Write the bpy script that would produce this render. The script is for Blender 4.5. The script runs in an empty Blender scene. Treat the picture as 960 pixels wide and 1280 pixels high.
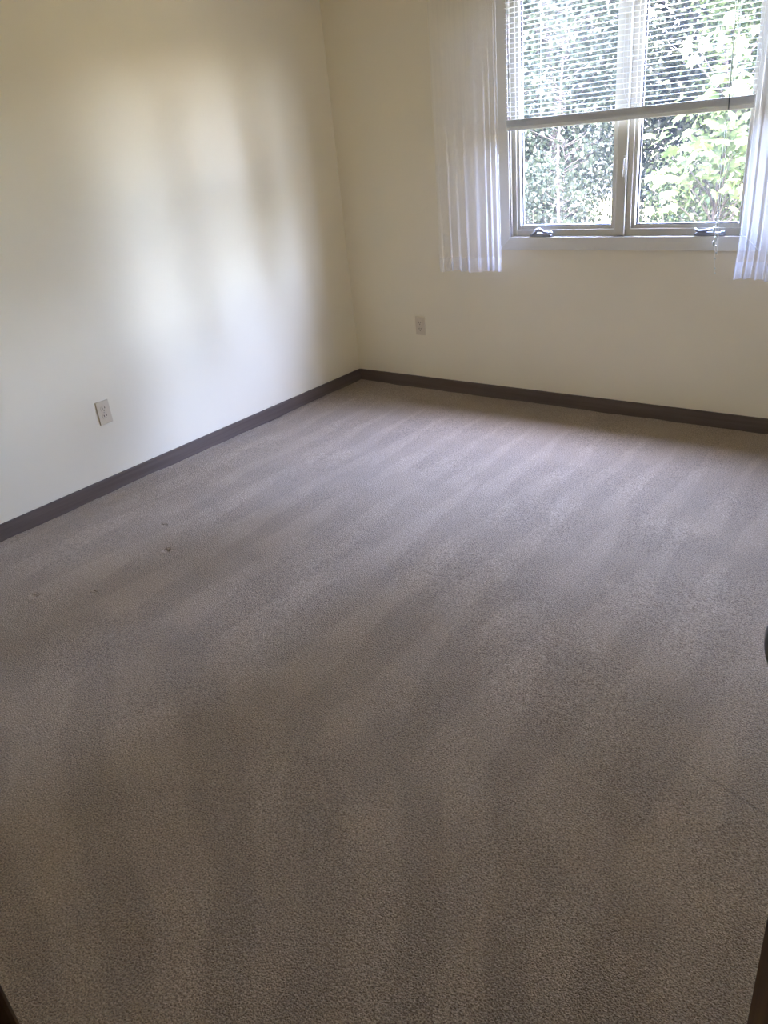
import bpy, bmesh, math, random
import numpy as np
from mathutils import Vector, Matrix

SC = bpy.context.scene
COL = SC.collection

# ------------------------------------------------------------------ camera
# corner of the room at the carpet = origin, back wall y=0, left wall x=0
CAM = Vector((3.38345, -3.92068, 1.5))
cr = Vector((0.79030, 0.60577, -0.09202))
cu = Vector((-0.20332, 0.40094, 0.89326))
cf = Vector((-0.57800, 0.68724, -0.44003))
camd = bpy.data.cameras.new('camera')
camd.sensor_fit = 'HORIZONTAL'
camd.sensor_width = 36.0
camd.lens = 957.0 / 960.0 * 36.0
camd.clip_start = 0.02
camd.clip_end = 300
cam = bpy.data.objects.new('camera', camd)
m = Matrix((cr, cu, -cf)).transposed().to_4x4()
m.translation = CAM
cam.matrix_world = m
COL.objects.link(cam)
SC.camera = cam

# ------------------------------------------------------------------ sky, sun, exposure
SKY_STRENGTH = 52.0
SUN_STRENGTH = 55.0
SUN_EL = math.radians(60)
SUN_DIR = Vector((0.35, -0.75, 0)).normalized() * math.cos(SUN_EL) + Vector((0, 0, math.sin(SUN_EL)))  # towards the sun
world = bpy.data.worlds.new('sky')
SC.world = world
world.use_nodes = True
wn = world.node_tree.nodes
sky = wn.new('ShaderNodeTexSky')
sky.sky_type = 'NISHITA'
sky.sun_disc = False
sky.sun_elevation = SUN_EL
sky.sun_rotation = math.atan2(SUN_DIR.x, SUN_DIR.y)
sky.air_density = 1.0
sky.dust_density = 2.4
bg = wn['Background']
bg.inputs['Strength'].default_value = SKY_STRENGTH
hsv = wn.new('ShaderNodeHueSaturation')          # thin haze: less saturated blue
hsv.inputs['Saturation'].default_value = 1.0
world.node_tree.links.new(sky.outputs['Color'], hsv.inputs['Color'])
tint = wn.new('ShaderNodeVectorMath')            # camera white balance of the daylight
tint.operation = 'MULTIPLY'
tint.inputs[1].default_value = (1.12, 1.0, 1.08)
world.node_tree.links.new(hsv.outputs['Color'], tint.inputs[0])
world.node_tree.links.new(tint.outputs['Vector'], bg.inputs['Color'])

sund = bpy.data.lights.new('sun', 'SUN')
sund.energy = SUN_STRENGTH
sund.angle = math.radians(0.53)
sund.color = (1.0, 0.95, 0.86)
sun = bpy.data.objects.new('sun', sund)
sun.rotation_euler = SUN_DIR.to_track_quat('Z', 'Y').to_euler()
sun.location = (3, -8, 12)
COL.objects.link(sun)

# daylight portal in the window opening: emits nothing itself, guides the sampling of the sky
pd = bpy.data.lights.new('window_portal', 'AREA')
pd.shape = 'RECTANGLE'
pd.size, pd.size_y = 1.22, 1.22
pd.cycles.is_portal = True
portal = bpy.data.objects.new('window_portal', pd)
portal.location = (1.807, 0.098, 1.535)
portal.rotation_euler = (math.radians(-90), 0, 0)
COL.objects.link(portal)

SC.view_settings.view_transform = 'Standard'
SC.view_settings.look = 'None'
SC.view_settings.exposure = 0.0
SC.view_settings.gamma = 1.0
SC.view_settings.use_curve_mapping = False
SC.cycles.use_denoising = True
SC.cycles.max_bounces = 14
SC.cycles.diffuse_bounces = 8
SC.cycles.transparent_max_bounces = 24
SC.cycles.sample_clamp_indirect = 6.0
SC.cycles.caustics_reflective = False
SC.cycles.caustics_refractive = False


# ------------------------------------------------------------------ helpers
def link(o, parent=None):
    COL.objects.link(o)
    if parent is not None:
        o.parent = parent
    return o


def mesh_obj(name, verts, faces, mat, parent=None, smooth=False):
    me = bpy.data.meshes.new(name)
    me.from_pydata([tuple(v) for v in verts], [], [tuple(f) for f in faces])
    me.update()
    if mat is not None:
        me.materials.append(mat)
    if smooth:
        me.shade_smooth()
    return link(bpy.data.objects.new(name, me), parent)


def bm_obj(name, bm, mat, parent=None, smooth=False):
    me = bpy.data.meshes.new(name)
    bmesh.ops.recalc_face_normals(bm, faces=bm.faces)
    bm.to_mesh(me)
    bm.free()
    if mat is not None:
        me.materials.append(mat)
    if smooth:
        me.shade_smooth()
    return link(bpy.data.objects.new(name, me), parent)


def box_into(bm, x0, x1, y0, y1, z0, z1, bev=0.0, seg=2):
    vs = [bm.verts.new((x, y, z)) for z in (z0, z1) for y in (y0, y1) for x in (x0, x1)]
    fs = [(0, 2, 3, 1), (4, 5, 7, 6), (0, 1, 5, 4), (1, 3, 7, 5), (3, 2, 6, 7), (2, 0, 4, 6)]
    faces = [bm.faces.new([vs[i] for i in f]) for f in fs]
    if bev > 0:
        es = list({e for f in faces for e in f.edges})
        bmesh.ops.bevel(bm, geom=es, offset=bev, segments=seg, profile=0.5, affect='EDGES')


def box(name, x0, x1, y0, y1, z0, z1, mat, parent=None, bev=0.0, seg=2):
    bm = bmesh.new()
    box_into(bm, x0, x1, y0, y1, z0, z1, bev, seg)
    return bm_obj(name, bm, mat, parent)


def tube_data(pts, rad, n=8, cap=True):
    """verts, faces of a tube through pts; rad a number or one per point"""
    pts = [Vector(p) for p in pts]
    if not hasattr(rad, '__len__'):
        rad = [rad] * len(pts)
    V, F = [], []
    ref = None
    for i, p in enumerate(pts):
        t = (pts[min(i + 1, len(pts) - 1)] - pts[max(i - 1, 0)]).normalized()
        if ref is None:
            ref = Vector((0, 0, 1)) if abs(t.z) < 0.9 else Vector((1, 0, 0))
        a = t.cross(ref)
        if a.length < 1e-6:
            a = t.cross(Vector((0, 1, 0)))
        a.normalize()
        b = a.cross(t).normalized()
        ref = b
        for k in range(n):
            an = 2 * math.pi * k / n
            V.append(p + (a * math.cos(an) + b * math.sin(an)) * rad[i])
    for i in range(len(pts) - 1):
        for k in range(n):
            F.append((i * n + k, i * n + (k + 1) % n, (i + 1) * n + (k + 1) % n, (i + 1) * n + k))
    if cap:
        F.append(tuple(range(n - 1, -1, -1)))
        F.append(tuple((len(pts) - 1) * n + k for k in range(n)))
    return V, F


def tube(name, pts, rad, mat, parent=None, n=8):
    V, F = tube_data(pts, rad, n)
    return mesh_obj(name, V, F, mat, parent, smooth=True)


def lathe_data(profile, n=24):
    """profile of (radius, height) turned about local z"""
    V, F = [], []
    for r_, h in profile:
        for k in range(n):
            a = 2 * math.pi * k / n
            V.append(Vector((r_ * math.cos(a), r_ * math.sin(a), h)))
    for i in range(len(profile) - 1):
        for k in range(n):
            F.append((i * n + k, i * n + (k + 1) % n, (i + 1) * n + (k + 1) % n, (i + 1) * n + k))
    F.append(tuple(range(n - 1, -1, -1)))
    F.append(tuple((len(profile) - 1) * n + k for k in range(n)))
    return V, F


def empty(name, loc=(0, 0, 0)):
    o = bpy.data.objects.new(name, None)
    o.location = loc
    o.empty_display_size = 0.1
    return link(o)


def tag(o, label, cat, group=None):
    o['label'] = label
    o['category'] = cat
    if group:
        o['group'] = group
    return o


def struct(o):
    o['kind'] = 'structure'
    return o


def reorigin(o):
    """put the parts' Empty offset back: parts were built in world coordinates"""
    for c in o.children:
        c.matrix_parent_inverse = o.matrix_world.inverted()


# ------------------------------------------------------------------ materials
def new_mat(name):
    mt = bpy.data.materials.new(name)
    mt.use_nodes = True
    return mt, mt.node_tree.nodes, mt.node_tree.links


def plain(name, col, rough=0.6, spec=0.3, bump=None, metallic=0.0, var=0.0, vscale=3.0):
    mt, n, l = new_mat(name)
    p = n['Principled BSDF']
    p.inputs['Base Color'].default_value = (*col, 1)
    p.inputs['Roughness'].default_value = rough
    p.inputs['Specular IOR Level'].default_value = spec
    p.inputs['Metallic'].default_value = metallic
    tc = n.new('ShaderNodeTexCoord')
    if var:
        nz = n.new('ShaderNodeTexNoise')
        nz.inputs['Scale'].default_value = vscale
        nz.inputs['Detail'].default_value = 4
        l.new(tc.outputs['Object'], nz.inputs['Vector'])
        mr = n.new('ShaderNodeMapRange')
        mr.inputs['From Min'].default_value = 0.3
        mr.inputs['From Max'].default_value = 0.7
        mr.inputs['To Min'].default_value = 1 - var
        mr.inputs['To Max'].default_value = 1 + var
        l.new(nz.outputs['Fac'], mr.inputs['Value'])
        mx = n.new('ShaderNodeVectorMath')
        mx.operation = 'SCALE'
        mx.inputs[0].default_value = col
        l.new(mr.outputs['Result'], mx.inputs['Scale'])
        l.new(mx.outputs['Vector'], p.inputs['Base Color'])
    if bump:
        sc_, st, dist = bump
        nz = n.new('ShaderNodeTexNoise')
        nz.inputs['Scale'].default_value = sc_
        nz.inputs['Detail'].default_value = 3
        l.new(tc.outputs['Object'], nz.inputs['Vector'])
        b = n.new('ShaderNodeBump')
        b.inputs['Strength'].default_value = st
        b.inputs['Distance'].default_value = dist
        l.new(nz.outputs['Fac'], b.inputs['Height'])
        l.new(b.outputs['Normal'], p.inputs['Normal'])
    return mt


def wood(name, c1, c2, axis='z', rough=0.45):
    mt, n, l = new_mat(name)
    p = n['Principled BSDF']
    p.inputs['Roughness'].default_value = rough
    p.inputs['Specular IOR Level'].default_value = 0.2
    tc = n.new('ShaderNodeTexCoord')
    mp = n.new('ShaderNodeMapping')
    s = {'x': (2, 60, 60), 'y': (60, 2, 60), 'z': (60, 60, 2)}[axis]
    mp.inputs['Scale'].default_value = s
    l.new(tc.outputs['Object'], mp.inputs['Vector'])
    nz = n.new('ShaderNodeTexNoise')
    nz.inputs['Scale'].default_value = 1.0
    nz.inputs['Detail'].default_value = 5
    l.new(mp.outputs['Vector'], nz.inputs['Vector'])
    rp = n.new('ShaderNodeValToRGB')
    rp.color_ramp.elements[0].position = 0.3
    rp.color_ramp.elements[0].color = (*c1, 1)
    rp.color_ramp.elements[1].position = 0.7
    rp.color_ramp.elements[1].color = (*c2, 1)
    l.new(nz.outputs['Fac'], rp.inputs['Fac'])
    l.new(rp.outputs['Color'], p.inputs['Base Color'])
    return mt


def mathn(n, l, op, a, b=None, c=None, clamp=False):
    nd = n.new('ShaderNodeMath')
    nd.operation = op
    nd.use_clamp = clamp
    for i, v in enumerate((a, b, c)):
        if v is None:
            continue
        if isinstance(v, (int, float)):
            nd.inputs[i].default_value = v
        else:
            l.new(v, nd.inputs[i])
    return nd.outputs[0]


def smooth_step(n, l, v, lo, hi, o0=0.0, o1=1.0):
    mr = n.new('ShaderNodeMapRange')
    mr.interpolation_type = 'SMOOTHSTEP'
    mr.inputs['From Min'].default_value = lo
    mr.inputs['From Max'].default_value = hi
    mr.inputs['To Min'].default_value = o0
    mr.inputs['To Max'].default_value = o1
    l.new(v, mr.inputs['Value'])
    return mr.outputs['Result']


def carpet_material():
    mt, n, l = new_mat('taupe cut pile carpet')
    p = n['Principled BSDF']
    p.inputs['Roughness'].default_value = 1.0
    p.inputs['Specular IOR Level'].default_value = 0.0
    p.inputs['Sheen Weight'].default_value = 0.25
    p.inputs['Sheen Roughness'].default_value = 0.5
    p.inputs['Sheen Tint'].default_value = (0.9, 0.87, 0.9, 1)
    tc = n.new('ShaderNodeTexCoord')
    sep = n.new('ShaderNodeSeparateXYZ')
    l.new(tc.outputs['Object'], sep.inputs[0])
    X, Y = sep.outputs[0], sep.outputs[1]
    # slow wobble so that the strokes are not ruler straight
    wob = n.new('ShaderNodeTexNoise')
    wob.inputs['Scale'].default_value = 1.7
    wob.inputs['Detail'].default_value = 2
    l.new(tc.outputs['Object'], wob.inputs['Vector'])
    wv = mathn(n, l, 'SUBTRACT', wob.outputs['Fac'], 0.5)
    Xw = mathn(n, l, 'MULTIPLY_ADD', wv, 0.16, X)
    Yw = mathn(n, l, 'MULTIPLY_ADD', wv, 0.5, Y)

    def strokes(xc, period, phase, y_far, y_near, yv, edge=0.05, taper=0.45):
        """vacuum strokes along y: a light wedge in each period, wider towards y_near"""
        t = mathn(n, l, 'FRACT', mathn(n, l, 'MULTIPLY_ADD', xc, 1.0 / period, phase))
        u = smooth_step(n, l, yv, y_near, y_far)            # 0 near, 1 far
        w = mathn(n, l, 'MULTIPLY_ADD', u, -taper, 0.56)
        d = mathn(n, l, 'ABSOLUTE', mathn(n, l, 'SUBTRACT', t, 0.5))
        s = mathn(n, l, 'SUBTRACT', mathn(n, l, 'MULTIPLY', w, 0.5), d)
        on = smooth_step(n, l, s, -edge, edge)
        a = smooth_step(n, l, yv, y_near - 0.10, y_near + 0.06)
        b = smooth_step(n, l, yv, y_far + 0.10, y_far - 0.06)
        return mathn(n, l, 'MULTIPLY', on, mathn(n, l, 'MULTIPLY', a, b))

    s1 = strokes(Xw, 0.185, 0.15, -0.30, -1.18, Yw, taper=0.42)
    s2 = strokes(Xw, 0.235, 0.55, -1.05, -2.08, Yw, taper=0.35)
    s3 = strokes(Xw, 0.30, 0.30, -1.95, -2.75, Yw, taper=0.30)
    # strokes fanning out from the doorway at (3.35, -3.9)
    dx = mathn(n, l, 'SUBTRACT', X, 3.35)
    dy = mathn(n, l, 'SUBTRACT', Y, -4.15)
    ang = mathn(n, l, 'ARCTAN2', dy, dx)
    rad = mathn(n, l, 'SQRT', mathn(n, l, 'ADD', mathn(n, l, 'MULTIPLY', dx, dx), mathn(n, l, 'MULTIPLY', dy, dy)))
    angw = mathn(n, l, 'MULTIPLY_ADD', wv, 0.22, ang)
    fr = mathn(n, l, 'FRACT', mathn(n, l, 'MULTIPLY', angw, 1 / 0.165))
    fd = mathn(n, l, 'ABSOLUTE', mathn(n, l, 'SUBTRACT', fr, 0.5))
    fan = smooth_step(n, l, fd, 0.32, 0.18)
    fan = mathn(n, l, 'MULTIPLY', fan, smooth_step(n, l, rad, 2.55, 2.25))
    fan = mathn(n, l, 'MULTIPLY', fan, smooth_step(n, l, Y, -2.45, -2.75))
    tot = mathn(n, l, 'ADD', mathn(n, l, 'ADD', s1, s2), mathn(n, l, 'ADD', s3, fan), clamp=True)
    # patchiness of the strokes
    pat = n.new('ShaderNodeTexNoise')
    pat.inputs['Scale'].default_value = 3.3
    pat.inputs['Detail'].default_value = 3
    l.new(tc.outputs['Object'], pat.inputs['Vector'])
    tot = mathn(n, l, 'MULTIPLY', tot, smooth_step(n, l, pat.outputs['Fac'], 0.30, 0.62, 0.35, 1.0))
    # tufts
    tuft = n.new('ShaderNodeTexNoise')
    tuft.inputs['Scale'].default_value = 225
    tuft.inputs['Detail'].default_value = 2.5
    tuft.inputs['Roughness'].default_value = 0.65
    l.new(tc.outputs['Object'], tuft.inputs['Vector'])
    vor = n.new('ShaderNodeTexVoronoi')
    vor.inputs['Scale'].default_value = 290
    l.new(tc.outputs['Object'], vor.inputs['Vector'])
    ramp = n.new('ShaderNodeValToRGB')
    e = ramp.color_ramp.elements
    e[0].position, e[0].color = 0.34, (0.150, 0.109, 0.066, 1)
    e[1].position, e[1].color = 0.66, (0.495, 0.39, 0.275, 1)
    l.new(tuft.outputs['Fac'], ramp.inputs['Fac'])
    big = n.new('ShaderNodeTexNoise')
    big.inputs['Scale'].default_value = 5.0
    big.inputs['Detail'].default_value = 3
    l.new(tc.outputs['Object'], big.inputs['Vector'])
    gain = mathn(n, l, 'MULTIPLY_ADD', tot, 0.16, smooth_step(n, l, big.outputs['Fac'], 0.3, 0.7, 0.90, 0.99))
    # two short creases where the vacuum turned
    for (ax, ay), (bx, by), wd, amt in (((2.96, -2.362), (3.24, -2.447), 0.007, -0.22), ((2.79, -2.552), (2.95, -2.558), 0.012, 0.10)):
        ln = math.hypot(bx - ax, by - ay)
        ex, ey = (bx - ax) / ln, (by - ay) / ln
        px_ = mathn(n, l, 'SUBTRACT', X, ax)
        py_ = mathn(n, l, 'SUBTRACT', Y, ay)
        tt = mathn(n, l, 'ADD', mathn(n, l, 'MULTIPLY', px_, ex), mathn(n, l, 'MULTIPLY', py_, ey))
        dd = mathn(n, l, 'ABSOLUTE', mathn(n, l, 'SUBTRACT', mathn(n, l, 'MULTIPLY', px_, -ey), mathn(n, l, 'MULTIPLY', py_, -ex)))
        on = mathn(n, l, 'MULTIPLY', smooth_step(n, l, dd, wd, wd * 0.2), mathn(n, l, 'MULTIPLY', smooth_step(n, l, tt, 0.0, 0.03), smooth_step(n, l, tt, ln, ln - 0.05)))
        gain = mathn(n, l, 'MULTIPLY_ADD', on, amt, gain)
    mx = n.new('ShaderNodeVectorMath')
    mx.operation = 'SCALE'
    l.new(ramp.outputs['Color'], mx.inputs[0])
    l.new(gain, mx.inputs['Scale'])
    l.new(mx.outputs['Vector'], p.inputs['Base Color'])
    h = mathn(n, l, 'MULTIPLY_ADD', vor.outputs['Distance'], -0.6, tuft.outputs['Fac'])
    b = n.new('ShaderNodeBump')
    b.inputs['Strength'].default_value = 0.9
    b.inputs['Distance'].default_value = 0.006
    l.new(h, b.inputs['Height'])
    l.new(b.outputs['Normal'], p.inputs['Normal'])
    return mt


def sheer_material(name, opacity, col):
    mt, n, l = new_mat(name)
    n.remove(n['Principled BSDF'])
    out = n['Material Output']
    tr = n.new('ShaderNodeBsdfTransparent')
    di = n.new('ShaderNodeBsdfDiffuse')
    tl = n.new('ShaderNodeBsdfTranslucent')
    di.inputs['Color'].default_value = (*col, 1)
    tl.inputs['Color'].default_value = (*col, 1)
    m1 = n.new('ShaderNodeMixShader')
    m1.inputs[0].default_value = 0.5
    l.new(di.outputs[0], m1.inputs[1])
    l.new(tl.outputs[0], m1.inputs[2])
    tc = n.new('ShaderNodeTexCoord')
    nz = n.new('ShaderNodeTexNoise')            # uneven weave
    mp = n.new('ShaderNodeMapping')
    mp.inputs['Scale'].default_value = (90, 90, 4)
    l.new(tc.outputs['Object'], mp.inputs['Vector'])
    l.new(mp.outputs['Vector'], nz.inputs['Vector'])
    nz.inputs['Scale'].default_value = 1.0
    op = smooth_step(n, l, nz.outputs['Fac'], 0.3, 0.7, opacity * 0.85, min(1.0, opacity * 1.15))
    m2 = n.new('ShaderNodeMixShader')
    l.new(op, m2.inputs[0])
    l.new(tr.outputs[0], m2.inputs[1])
    l.new(m1.outputs[0], m2.inputs[2])
    l.new(m2.outputs[0], out.inputs['Surface'])
    return mt


def glass_material(name, veil=0.03):
    mt, n, l = new_mat(name)
    n.remove(n['Principled BSDF'])
    out = n['Material Output']
    tr = n.new('ShaderNodeBsdfTransparent')
    tr.inputs['Color'].default_value = (0.97, 0.965, 0.97, 1)
    gl = n.new('ShaderNodeBsdfGlossy')
    gl.inputs['Roughness'].default_value = 0.02
    lw = n.new('ShaderNodeLayerWeight')          # Schlick reflectance, the same from both sides of the thin pane
    lw.inputs['Blend'].default_value = 0.5
    fz = mathn(n, l, 'MULTIPLY_ADD', mathn(n, l, 'POWER', lw.outputs['Facing'], 5.0), 0.96, 0.03)
    m1 = n.new('ShaderNodeMixShader')
    l.new(fz, m1.inputs[0])
    l.new(tr.outputs[0], m1.inputs[1])
    l.new(gl.outputs[0], m1.inputs[2])
    tl = n.new('ShaderNodeBsdfTranslucent')      # pale veil standing in for glare of the bright window
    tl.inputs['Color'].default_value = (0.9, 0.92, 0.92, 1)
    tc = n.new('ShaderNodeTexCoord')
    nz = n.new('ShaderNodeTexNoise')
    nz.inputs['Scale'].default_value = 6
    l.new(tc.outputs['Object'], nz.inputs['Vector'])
    d = smooth_step(n, l, nz.outputs['Fac'], 0.3, 0.7, veil * 0.8, veil * 1.2)
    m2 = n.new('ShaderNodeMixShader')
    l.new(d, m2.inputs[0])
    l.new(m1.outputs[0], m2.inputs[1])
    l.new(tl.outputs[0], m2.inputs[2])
    l.new(m2.outputs[0], out.inputs['Surface'])
    return mt


def leaf_material(name, c1, c2, trans=0.45):
    mt, n, l = new_mat(name)
    n.remove(n['Principled BSDF'])
    out = n['Material Output']
    geo = n.new('ShaderNodeNewGeometry')
    oi = n.new('ShaderNodeObjectInfo')
    v = mathn(n, l, 'FRACT', mathn(n, l, 'ADD', geo.outputs['Random Per Island'], oi.outputs['Random']))
    rp = n.new('ShaderNodeValToRGB')
    rp.color_ramp.elements[0].color = (*c1, 1)
    rp.color_ramp.elements[1].color = (*c2, 1)
    l.new(v, rp.inputs['Fac'])
    di = n.new('ShaderNodeBsdfDiffuse')
    tl = n.new('ShaderNodeBsdfTranslucent')
    gl = n.new('ShaderNodeBsdfGlossy')
    gl.inputs['Roughness'].default_value = 0.45
    l.new(rp.outputs['Color'], di.inputs['Color'])
    l.new(rp.outputs['Color'], tl.inputs['Color'])
    m1 = n.new('ShaderNodeMixShader')
    m1.inputs[0].default_value = trans
    l.new(di.outputs[0], m1.inputs[1])
    l.new(tl.outputs[0], m1.inputs[2])
    m2 = n.new('ShaderNodeMixShader')
    m2.inputs[0].default_value = 0.008
    l.new(m1.outputs[0], m2.inputs[1])
    l.new(gl.outputs[0], m2.inputs[2])
    l.new(m2.outputs[0], out.inputs['Surface'])
    return mt


M = {}
M['wall'] = plain('cream wall paint', (0.82, 0.745, 0.57), 0.75, 0.2, bump=(260, 0.12, 0.002), var=0.015)
M['ceiling'] = plain('white ceiling paint', (0.84, 0.81, 0.74), 0.9, 0.1, bump=(120, 0.4, 0.004))
M['base'] = wood('brown stained baseboard', (0.100, 0.074, 0.059), (0.136, 0.104, 0.085), 'x', 0.65)
M['base_y'] = wood('brown stained baseboard along', (0.100, 0.074, 0.059), (0.136, 0.104, 0.085), 'y', 0.65)
M['door'] = wood('dark brown door wood', (0.075, 0.040, 0.020), (0.13, 0.075, 0.040), 'z', 0.5)
M['carpet'] = carpet_material()
M['casing'] = plain('white window paint', (0.72, 0.69, 0.60), 0.45, 0.4, var=0.02)
M['frame'] = plain('cream window vinyl', (0.62, 0.60, 0.53), 0.45, 0.4, var=0.02)
M['gasket'] = plain('grey glazing gasket', (0.12, 0.12, 0.13), 0.7)
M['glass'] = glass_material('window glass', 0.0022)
M['slat'] = plain('white enamel slat', (0.80, 0.81, 0.80), 0.35, 0.5, var=0.01)
M['cord'] = plain('white cord', (0.80, 0.80, 0.77), 0.8)
M['wand'] = plain('smoky clear plastic wand', (0.16, 0.18, 0.17), 0.25, 0.6)
M['tassel'] = plain('clear plastic tassel', (0.62, 0.65, 0.58), 0.2, 0.6)
M['crank'] = plain('grey metal crank', (0.36, 0.37, 0.40), 0.35, 0.5, metallic=0.5)
M['sheer'] = sheer_material('sheer white voile', 0.12, (0.86, 0.86, 0.88))
M['hem'] = sheer_material('doubled voile hem', 0.15, (0.86, 0.86, 0.88))
M['rod'] = plain('white enamel rod', (0.75, 0.74, 0.72), 0.4, 0.5)
M['ivory'] = plain('ivory outlet plastic', (0.64, 0.55, 0.40), 0.4, 0.5)
M['slot'] = plain('dark outlet slot', (0.02, 0.018, 0.015), 0.8)
M['screw'] = plain('ivory painted screw', (0.50, 0.45, 0.35), 0.4, 0.5)
M['bronze'] = plain('dark bronze knob', (0.10, 0.085, 0.065), 0.35, 0.5, metallic=0.6)
M['brass'] = plain('dull brass latch plate', (0.30, 0.22, 0.10), 0.4, 0.5, metallic=0.8)
M['grass'] = plain('mown grass', (0.25, 0.225, 0.10), 0.9, 0.1, bump=(30, 0.8, 0.03), var=0.25, vscale=2.0)
M['concrete'] = plain('pale concrete', (0.60, 0.53, 0.43), 0.9, 0.1, bump=(60, 0.3, 0.004), var=0.06)  # only on the added drive, pale so that it bounces sunlight
M['shingle'] = plain('grey roof shingle', (0.10, 0.10, 0.10), 0.9, 0.1, var=0.2)
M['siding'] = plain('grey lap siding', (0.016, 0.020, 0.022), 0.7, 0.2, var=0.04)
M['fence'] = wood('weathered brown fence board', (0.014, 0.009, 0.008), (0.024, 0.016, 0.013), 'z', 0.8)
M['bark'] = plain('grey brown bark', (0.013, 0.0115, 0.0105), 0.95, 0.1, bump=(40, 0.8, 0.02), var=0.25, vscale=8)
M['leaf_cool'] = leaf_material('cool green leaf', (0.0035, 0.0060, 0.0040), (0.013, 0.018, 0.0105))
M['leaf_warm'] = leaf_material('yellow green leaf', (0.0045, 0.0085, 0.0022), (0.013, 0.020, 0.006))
M['leaf_bounce'] = leaf_material('light yellow green leaf', (0.12, 0.13, 0.05), (0.24, 0.25, 0.11))  # leaves of the added hedge, lightened to send warm light indoors
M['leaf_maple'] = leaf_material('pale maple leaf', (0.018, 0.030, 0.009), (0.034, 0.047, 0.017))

# ------------------------------------------------------------------ room shell
RX, RY, RZ = 4.05, -3.865, 2.44       # right wall, front wall, ceiling
WX0, WX1, WZ0, WZ1 = 1.201, 2.413, 0.936, 2.130     # window opening
DX0, DX1, DZ1 = 2.930, 3.760, 2.06    # doorway opening
WT = 0.10


def wall_with_hole(name, x0, x1, z0, z1, hx0, hx1, hz0, hz1, y0, y1, mat):
    """a wall slab along x between y0 and y1 with one rectangular opening"""
    bm = bmesh.new()
    xs, zs = [x0, hx0, hx1, x1], [z0, hz0, hz1, z1]
    for y in (y0, y1):
        g = {}
        for i, x in enumerate(xs):
            for k, z in enumerate(zs):
                g[i, k] = bm.verts.new((x, y, z))
        for i in range(3):
            for k in range(3):
                if (i, k) != (1, 1):
                    if zs[k + 1] - zs[k] > 1e-6:
                        bm.faces.new((g[i, k], g[i + 1, k], g[i + 1, k + 1], g[i, k + 1]))
    def quad(a, b):
        bm.faces.new([bm.verts.new(v) for v in ((a[0], y0, a[1]), (b[0], y0, b[1]), (b[0], y1, b[1]), (a[0], y1, a[1]))])
    for r in ((hx0, hx1, hz0, hz1), (x0, x1, z0, z1)):
        c = [(r[0], r[2]), (r[1], r[2]), (r[1], r[3]), (r[0], r[3])]
        for i in range(4):
            quad(c[i], c[(i + 1) % 4])
    bmesh.ops.remove_doubles(bm, verts=bm.verts, dist=1e-5)
    return struct(bm_obj(name, bm, mat))


DENTS = [(0.58, -2.15, 0.012, 0.006), (0.79, -2.30, 0.014, 0.008), (0.61, -2.81, 0.013, 0.007), (0.81, -2.67, 0.012, 0.006)]


def build_floor():
    def axis(lo, hi, centres):
        v = list(np.arange(lo, hi + 1e-6, 0.03)) + [hi]
        for c in centres:
            v += list(np.arange(c - 0.055, c + 0.0551, 0.005))
        v += [lo + 0.006, lo + 0.014, hi - 0.006, hi - 0.014]
        v = np.array(sorted(v))
        return v[np.concatenate([[True], np.diff(v) > 0.0015])]
    xs = axis(-0.02, RX + 0.02, [d[0] for d in DENTS])
    ys = axis(RY - 0.02, 0.02, [d[1] for d in DENTS])
    X, Y = np.meshgrid(xs, ys)
    rng = np.random.default_rng(5)
    Z = np.zeros_like(X)
    for k in range(14):
        fx, fy = rng.normal(0, 5, 2)
        Z += 0.00035 * np.sin(fx * X + fy * Y + rng.uniform(0, 6.28))
    # pile standing unevenly against the baseboards
    def edge(d, s, seed):
        r2 = np.random.default_rng(seed)
        w = sum(np.sin(s * f + r2.uniform(0, 6.28)) * a for f, a in ((4.3, 1), (9.1, .8), (17, .6), (31, .5)))
        return np.exp(-np.clip(d, 0, 9) / 0.05) * (0.002 + 0.0022 * w)
    Z += edge(X, Y, 1) + edge(-Y, X, 2)
    for dx, dy, r_, dep in DENTS:
        d = np.hypot((X - dx) / 1.25, Y - dy)
        Z -= dep * np.exp(-(d / r_) ** 4)
        Z += dep * 0.15 * np.exp(-((d - 2.0 * r_) / (0.7 * r_)) ** 2)
    ny, nx = X.shape
    V = np.stack([X, Y, Z], -1).reshape(-1, 3)
    F = [(j * nx + i, j * nx + i + 1, (j + 1) * nx + i + 1, (j + 1) * nx + i) for j in range(ny - 1) for i in range(nx - 1)]
    return struct(mesh_obj('floor', V.tolist(), F, M['carpet'], smooth=True))


build_floor()
struct(box('wall_left', -0.12, 0.0, RY - 0.12, WT, -0.1, RZ + 0.02, M['wall']))
struct(box('wall_right', RX, RX + 0.12, RY - 0.12, WT, -0.1, RZ + 0.02, M['wall']))
wall_with_hole('wall_back', -0.12, RX + 0.12, -0.1, RZ + 0.02, WX0 - 0.012, WX1 + 0.012, WZ0 - 0.012, WZ1 + 0.012, 0.0, WT, M['wall'])
wall_with_hole('wall_front', -0.12, RX + 0.12, -0.1, RZ + 0.02, DX0 - 0.012, DX1 + 0.012, -0.1, DZ1 + 0.012, RY - 0.12, RY, M['wall'])
struct(box('ceiling', -0.12, RX + 0.12, RY - 0.12, WT, RZ, RZ + 0.1, M['ceiling']))
struct(box('baseboard_left', -0.002, 0.012, RY, 0.0, -0.004, 0.078, M['base_y'], bev=0.003))
struct(box('baseboard_back', 0.010, RX, -0.012, 0.002, -0.004, 0.078, M['base'], bev=0.003))
struct(box('baseboard_right', RX - 0.012, RX + 0.002, RY, -0.012, -0.004, 0.078, M['base_y'], bev=0.003))
bf = struct(empty('baseboard_front'))
box('board', 0.012, DX0 - 0.062, RY - 0.002, RY + 0.012, -0.004, 0.078, M['base'], bf, bev=0.003)
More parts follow.
